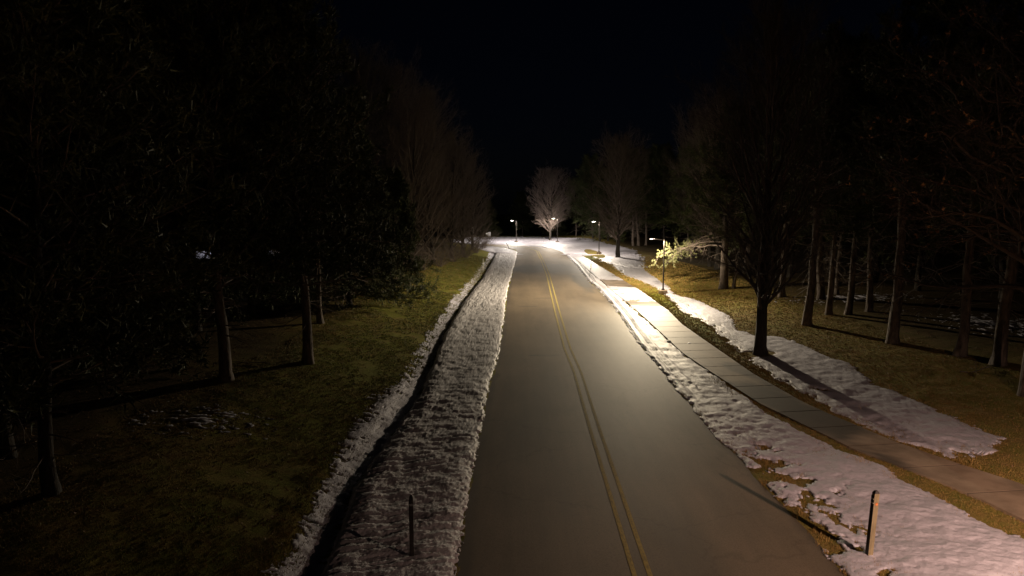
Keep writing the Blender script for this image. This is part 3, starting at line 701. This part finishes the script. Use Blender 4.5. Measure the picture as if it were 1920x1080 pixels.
# ------------------------------------------------------------------ street lamps
def box(cx, cy, cz, sx, sy, sz, taper=1.0, bev=0):
    v = []
    for z, s in ((-1, 1.0), (1, taper)):
        for a, b_ in ((-1, -1), (1, -1), (1, 1), (-1, 1)): v.append((cx+a*sx/2*s, cy+b_*sy/2*s, cz+z*sz/2))
    f = [(3, 2, 1, 0), (4, 5, 6, 7), (0, 1, 5, 4), (1, 2, 6, 5), (2, 3, 7, 6), (3, 0, 4, 7)]
    return np.array(v), np.array(f)
def boxes(name, lst, m, parent, bev=.006):
    V, Q = merge([box(*b_) for b_ in lst])
    o = np_mesh(name, V, Q, mat=m, parent=parent, smooth=False)
    if bev:
        md = o.modifiers.new('bevel', 'BEVEL'); md.width = bev; md.segments = 2
    return o
def street_lamp(px, py, h, label, power, color, pos=None, arm=.8, drop=.04, ang=math.pi, cut=True):
    p = pos or P_(px, py)
    t_ = empty('street_lamp', p, ang, label=label, cat='street lamp', group='street lamps along the sidewalk')
    V, Q = tubes(np.array([[[0, 0, -.3], [0, 0, .30], [0, 0, .32]]]), np.array([[.38, .38, .36]]), 28)
    cap = len(V); V = np.concatenate([V, [[0, 0, .32]]]); ring = np.arange(28)+56
    tr = np.stack([ring, np.roll(ring, -1), np.full(28, cap)], -1)
    np_mesh('concrete_base', V, Q, tr, mat=M['concrete'], parent=t_, smooth=False, attrs={'damp': np.zeros(len(V))})
    boxes('base_cover', [(0, 0, .38, .24, .24, .14, .85)], M['pole'], t_)
    V, Q = tubes(np.array([[[0, 0, .3], [0, 0, h*.5], [0, 0, h-.05]]]), np.array([[.068, .062, .054]]), 12)
    np_mesh('pole', V, Q, mat=M['pole'], parent=t_)
    tt_ = np.linspace(0, 1, 8); ax = np.stack([arm*tt_, 0*tt_, h-.10+.10*np.sin(tt_*np.pi/2)], -1)
    V, Q = tubes(ax[None], np.full((1, 8), .035), 10)
    am_ = np_mesh('arm', V, Q, mat=M['pole'], parent=t_)
    hd = boxes('lamp_head', [(arm+.25, 0, h+.035, .62, .32, .07, .82), (arm+.22, 0, h+.085, .36, .2, .04, .8)], M['pole'], t_, .012)
    ln = boxes('lens', [(arm+.28, 0, h-drop/2, .46, .24, drop, 1.06)], M['glow'], t_, .004); ln.parent = hd
    return t_, p, Vector((p.x+math.cos(ang)*(arm+.28), p.y+math.sin(ang)*(arm+.28), p.z+h-.12))
def lamp_light(pos, power, color, lo=.11, name='lamp_light', wide=True):
    ld = bpy.data.lights.new(name, 'POINT'); ld.energy = power; ld.color = color; ld.shadow_soft_size = .10
    ld.use_nodes = True; nt = ld.node_tree; em = nt.nodes['Emission']
    tc = N(nt, 'ShaderNodeTexCoord'); sp = N(nt, 'ShaderNodeSeparateXYZ'); L_(nt, tc.outputs['Normal'], sp.inputs[0])
    ng = N(nt, 'ShaderNodeMath', _operation='MULTIPLY'); ng.inputs[1].default_value = SIGN; L_(nt, sp.outputs[2], ng.inputs[0])
    fc = N(nt, 'ShaderNodeFloatCurve'); mr = N(nt, 'ShaderNodeMapRange'); mr.inputs[1].default_value = -1; mr.inputs[2].default_value = 1
    L_(nt, ng.outputs[0], mr.inputs[0]); L_(nt, mr.outputs[0], fc.inputs[1])
    c_ = fc.mapping.curves[0]
    pts = [(0, lo*.6), (.44, lo*1.2), (.505, .22), (.54, .70), (.58, 1.0), (.68, .95), (.80, .30), (1.0, .14)]
    if not wide: pts = [(0, .010), (.49, .010), (.54, .035), (.60, .24), (.65, .9), (.80, .8), (1.0, .5)]
    c_.points[0].location = pts[0]; c_.points[1].location = pts[-1]
    for q in pts[1:-1]: c_.points.new(*q)
    for q in c_.points: q.handle_type = 'VECTOR'
    fc.mapping.update()
    hs = N(nt, 'ShaderNodeMapRange'); L_(nt, sp.outputs[0], hs.inputs[0])
    hs.inputs[1].default_value = .10; hs.inputs[2].default_value = .70; hs.inputs[3].default_value = 1.0; hs.inputs[4].default_value = .17 if wide else 1.0
    if not wide: hs.inputs[1].default_value = -.90; hs.inputs[2].default_value = .35; hs.inputs[3].default_value = .07
    pr_ = N(nt, 'ShaderNodeMath', _operation='MULTIPLY'); L_(nt, fc.outputs[0], pr_.inputs[0]); L_(nt, hs.outputs[0], pr_.inputs[1])
    L_(nt, pr_.outputs[0], em.inputs['Strength'])
    o = bpy.data.objects.new(name, ld); o.location = pos; link(o); return o
SIGN = -1.0
neutral = (1.0, .825, .565)
S = [(1243, 551, 4.7, 'nearest street lamp on a dark pole, beside the lit pine bough', 21000, neutral, None, .8),
     (1123, 476, 5.0, 'second street lamp, in front of the dark bare tree', 13000, (1, .86, .68), None, .6),
     (1045, 455, 4.9, 'third street lamp, in front of the pale bare tree at the bend', 12000, (1, .87, .72), None, .6),
     (968, 455, 4.5, 'farthest street lamp, left of the pale bare tree', 7000, (1, .90, .78), None, .6)]
for px, py, h, lb, pw, col, pos, arm in S:
    t_, p, hp = street_lamp(px, py, h, lb, pw, col, pos, arm, .003 if px > 1200 else .045)
    lamp_light(hp, pw, col)
t_, p, hp = street_lamp(0, 0, 4.7, 'street lamp beside the walk just outside the view on the right', 0, 0, Vector((12.9, 4.6, 0)), .8)
lamp_light(hp, 14500, (1.0, .64, .47), lo=.01, wide=False)

# ------------------------------------------------------------------ posts, stakes, sign
def post(px, py, h, label, rz, lean, mats, w=.11, d=.05):
    t_ = empty('marker_post', P_(px, py), rz, label=label, cat='marker post', group='marker posts along the road')
    t_.rotation_euler = (lean[0], lean[1], rz)
    boxes('shaft', [(0, 0, h/2-.1, w, d, h+.2, .96)], mats[0], t_, .004)
    boxes('cap', [(0, 0, h+.03, w*1.02, d*1.1, .06, .45)], M['dark_post'], t_, .004)
    boxes('side_face', [(-w/2-.004, 0, h/2-.06, .008, d*.96, h+.02, 1)], M['black'], t_, 0)
    return t_
a = post(1629, 1046, 1.45, 'wooden marker post with an orange reflector in the snow at the lower right', .22, (0, .05), (M['wood'],), .125, .09)
V, Q = tubes(np.array([[[.005, -.051, 1.22], [.005, -.044, 1.22]]]), np.array([[.034, .034]]), 16)
V = np.concatenate([V, [[.005, -.051, 1.22]]]); rg = np.arange(16)
np_mesh('reflector', V, Q, np.stack([rg, np.roll(rg, -1), np.full(16, 32)], -1), mat=M['orange'], parent=a)
for zz_ in (1.33, 1.24): boxes('reflector_strip', [(-.0745, 0, zz_, .006, .08, .022)], M['white'], a, 0)
a = post(773, 1052, 1.42, 'dark grey marker post in the snow bank at the lower left', .05, (0, 0), (M['dark_post'],), .085, .05)
boxes('reflector_strip', [(0, -.027, 1.27, .07, .004, .05)], M['sign'], a, 0)
def stake(px, py, h, r0, m, label, lean=(0, 0)):
    p = P_(px, py); V, Q = tubes(np.array([[[0, 0, -.1], [0, 0, h*.5], [0, 0, h]]]), np.array([[r0, r0, r0*.9]]), 10)
    V = np.concatenate([V, [[0, 0, h+.005]]]); rg = np.arange(10)+20
    o = np_mesh('stake', V, Q, np.stack([rg, np.roll(rg, -1), np.full(10, 30)], -1), mat=m); o.location = p; o.rotation_euler = (lean[0], lean[1], 0)
    return props(o, label=label, cat='stake')
stake(906, 508, 1.5, .035, M['white'], 'thin white stake in the green grass on the left bank')
stake(1108, 503, 1.6, .04, M['dark_post'], 'thin grey stake in the snow between the road and the sidewalk')
stake(955, 467, 1.2, .05, M['dark_post'], 'short leaning stake in the snow at the inside of the bend', (0, -.45))
stake(1020, 456, 1.0, .05, M['sign'], 'short pale stake left of the pale bare tree')
sg = empty('road_sign', Vector((-4.7, 141, float(g(-4.7, 141)))), 0, label='small grey road sign on a post at the far end of the left bank', cat='sign')
V, Q = tubes(np.array([[[0, 0, -.2], [0, 0, 2.1]]]), np.array([[.04, .04]]), 8); np_mesh('sign_post', V, Q, mat=M['pole'], parent=sg)
boxes('sign_panel', [(0, -.06, 1.75, .62, .03, .8)], M['sign'], sg, .004); boxes('side_panel', [(-.5, -.06, 1.85, .3, .03, .2)], M['white'], sg, .004)

# fallen branches
for k, (px, py, L, az, lb) in enumerate([(1800, 700, 1.6, .1, 'fallen branch on the lawn below the dark trunked pine'), (1815, 612, 3.2, .25, 'pale fallen branch between the pines on the right'),
                                         (505, 684, 2.2, 2.9, 'fallen twiggy branch at the foot of the left pine')]):
    r = np.random.default_rng(40+k)
    Pq, Rq = march(np.array([[0, 0, .05]]), np.array([[math.cos(az), math.sin(az), .04]]), np.array([L]), 9, 0, .12, r, np.array([.028]), .006)
    Pq[..., 2] = np.abs(Pq[..., 2]-.0)+.02
    P2, R2 = children(Pq, Rq, 7, .3, 1, lambda t, pl: pl*.3, 40, 4, .1, .2, r, .004)
    V, Q = merge([tubes(Pq, Rq, 6), tubes(P2, R2, 4)])
    o = np_mesh('fallen_branch', V, Q, mat=M['pale_bark']); o.location = P_(px, py); props(o, label=lb, cat='branch')

# distant lit snow piles seen through the left woods
def pile(px, py, wx_, wz, label, seed):
    d = ray(px, py); t_ = 118/d[1]; x0, y0, z0 = d[0]*t_, 118, CAMH+d[2]*t_
    q = at(px, py+5); x0, y0, z0 = q.x, q.y, q.z+wz
    n1, n2 = 60, 24; A, B = np.meshgrid(np.linspace(-1, 1, n1), np.linspace(-1, 1, n2), indexing='ij')
    hh = np.clip(1-A**2-B**2, 0, 1)**.5*(1+.5*fbm(A*4+seed, B*3, seed, 4))
    gz = float(g(x0, y0))
    o = np_mesh('snow_pile', np.stack([A*wx_, B*2.0, hh*wz+0*A], -1).reshape(-1, 3), grid_faces(n1, n2)[:, ::-1], mat=M['snow'])
    o.location = (x0, y0, gz-.05); props(o, label=label, cat='snow pile'); return o.location, z0
pl, z0 = pile(385, 478, 1.8, .75, 'bright pile of snow glimpsed through the left woods', 1)
pile(512, 474, .8, .5, 'small lit pile of snow glimpsed between the left trees', 2)

lamp_light(Vector((pl[0]+2.2, pl[1]-1.5, z0+2.8)), 700, (.95, .95, 1.0), name='added_pile_light')  # light added to brighten the snow piles; its source is unseen
added_lamp = empty('street_lamp', Vector((pl[0]+3.0, pl[1]-1.5, float(g(pl[0]+3.0, pl[1]-1.5)))), math.pi, label='added lamp lighting the bright snow pile beyond the left woods', cat='street lamp')  # added lamp post carrying the pile light
hh_ = z0+2.95-added_lamp.location.z
V, Q = tubes(np.array([[[0, 0, -.2], [0, 0, hh_]]]), np.array([[.07, .06]]), 10); np_mesh('pole', V, Q, mat=M['pole'], parent=added_lamp)
boxes('lamp_head', [(.7, 0, hh_+.05, 1.0, .3, .1, .85)], M['pole'], added_lamp, .01)
# openings between the boughs toward the lit clearing
bpy.context.view_layer.update()
for tx, ty, w_ in ((385, 477, .021), (512, 473, .011), (104, 479, .006)):
    d = ray(tx, ty); d = d/np.linalg.norm(d)
    ez = np.cross(d, [0, 0, 1.]); ez /= np.linalg.norm(ez); up_ = np.cross(ez, d)
    for t_ in [o for o in bpy.data.objects if o.get('group') in ('dark evergreens left of the road', 'bare trees left of the road')]:
        if t_.location.y > 86 or abs(t_.location.x/t_.location.y-d[0]/d[1]) > 8/t_.location.y+.02: continue
        for c_ in t_.children:
            if c_.name.split('.')[0] not in ('foliage', 'branches'): continue
            me = c_.data; n = len(me.vertices); co_ = np.empty(n*3, np.float32); me.vertices.foreach_get('co', co_)
            mw = np.array(c_.matrix_world); W = co_.reshape(-1, 3)@mw[:3, :3].T+mw[:3, 3]-np.array([0, 0, CAMH])
            f_ = W@d; a_ = W@ez/f_; b_ = W@up_/f_
            bad = (f_ > 0)&((a_/w_)**2+(b_/(w_*.36))**2 < 1+.5*noise(a_*260, b_*260, 3))&(fbm(a_*330, b_*520, 44, 2) > -.06)
            if not bad.any(): continue
            ls = np.empty(len(me.loops), np.int32); me.loops.foreach_get('vertex_index', ls)
            k = 3 if c_.name.startswith('foliage') else 4
            fa = ls.reshape(-1, k); fa = fa[~bad[fa].any(1)]
            used = np.unique(fa); rm = np.full(n, -1); rm[used] = np.arange(len(used))
            nm = me.materials[0]; o2 = np_mesh('opened', co_.reshape(-1, 3)[used], rm[fa] if k == 4 else None, rm[fa] if k == 3 else None, mat=nm, smooth=k == 4)
            c_.data = o2.data; C.objects.unlink(o2); bpy.data.objects.remove(o2)
# ------------------------------------------------------------------ world, sun, camera
sc = bpy.context.scene
w = bpy.data.worlds.new('World'); sc.world = w; w.use_nodes = True
nt = w.node_tree; bg = nt.nodes['Background']
sky = N(nt, 'ShaderNodeTexSky', _sky_type='NISHITA', _sun_disc=False, _sun_elevation=R_(25), _sun_rotation=R_(200))
tint = mix(nt, sky.outputs[0], (.55, .6, 1.0), 1.0, 'MULTIPLY')
L_(nt, tint, bg.inputs[0]); bg.inputs[1].default_value = .00026
sl = bpy.data.lights.new('moon', 'SUN'); sl.energy = .004; sl.angle = R_(.5); sl.color = (1, .9, .85)
so = bpy.data.objects.new('moon', sl); so.rotation_euler = (R_(65), 0, R_(200)); link(so)
cd = bpy.data.cameras.new('camera'); cd.sensor_width = 36; cd.lens = 24; cd.clip_end = 3000; cd.clip_start = .1
co = bpy.data.objects.new('camera', cd); co.location = (0, 0, CAMH); co.rotation_euler = (R_(90)-PITCH, 0, 0); link(co)
sc.camera = co
sc.view_settings.view_transform = 'Standard'; sc.view_settings.look = 'None'; sc.view_settings.exposure = 0; sc.view_settings.gamma = 1
sc.cycles.use_denoising = True; sc.cycles.max_bounces = 5; sc.cycles.diffuse_bounces = 3; sc.cycles.sample_clamp_indirect = 4
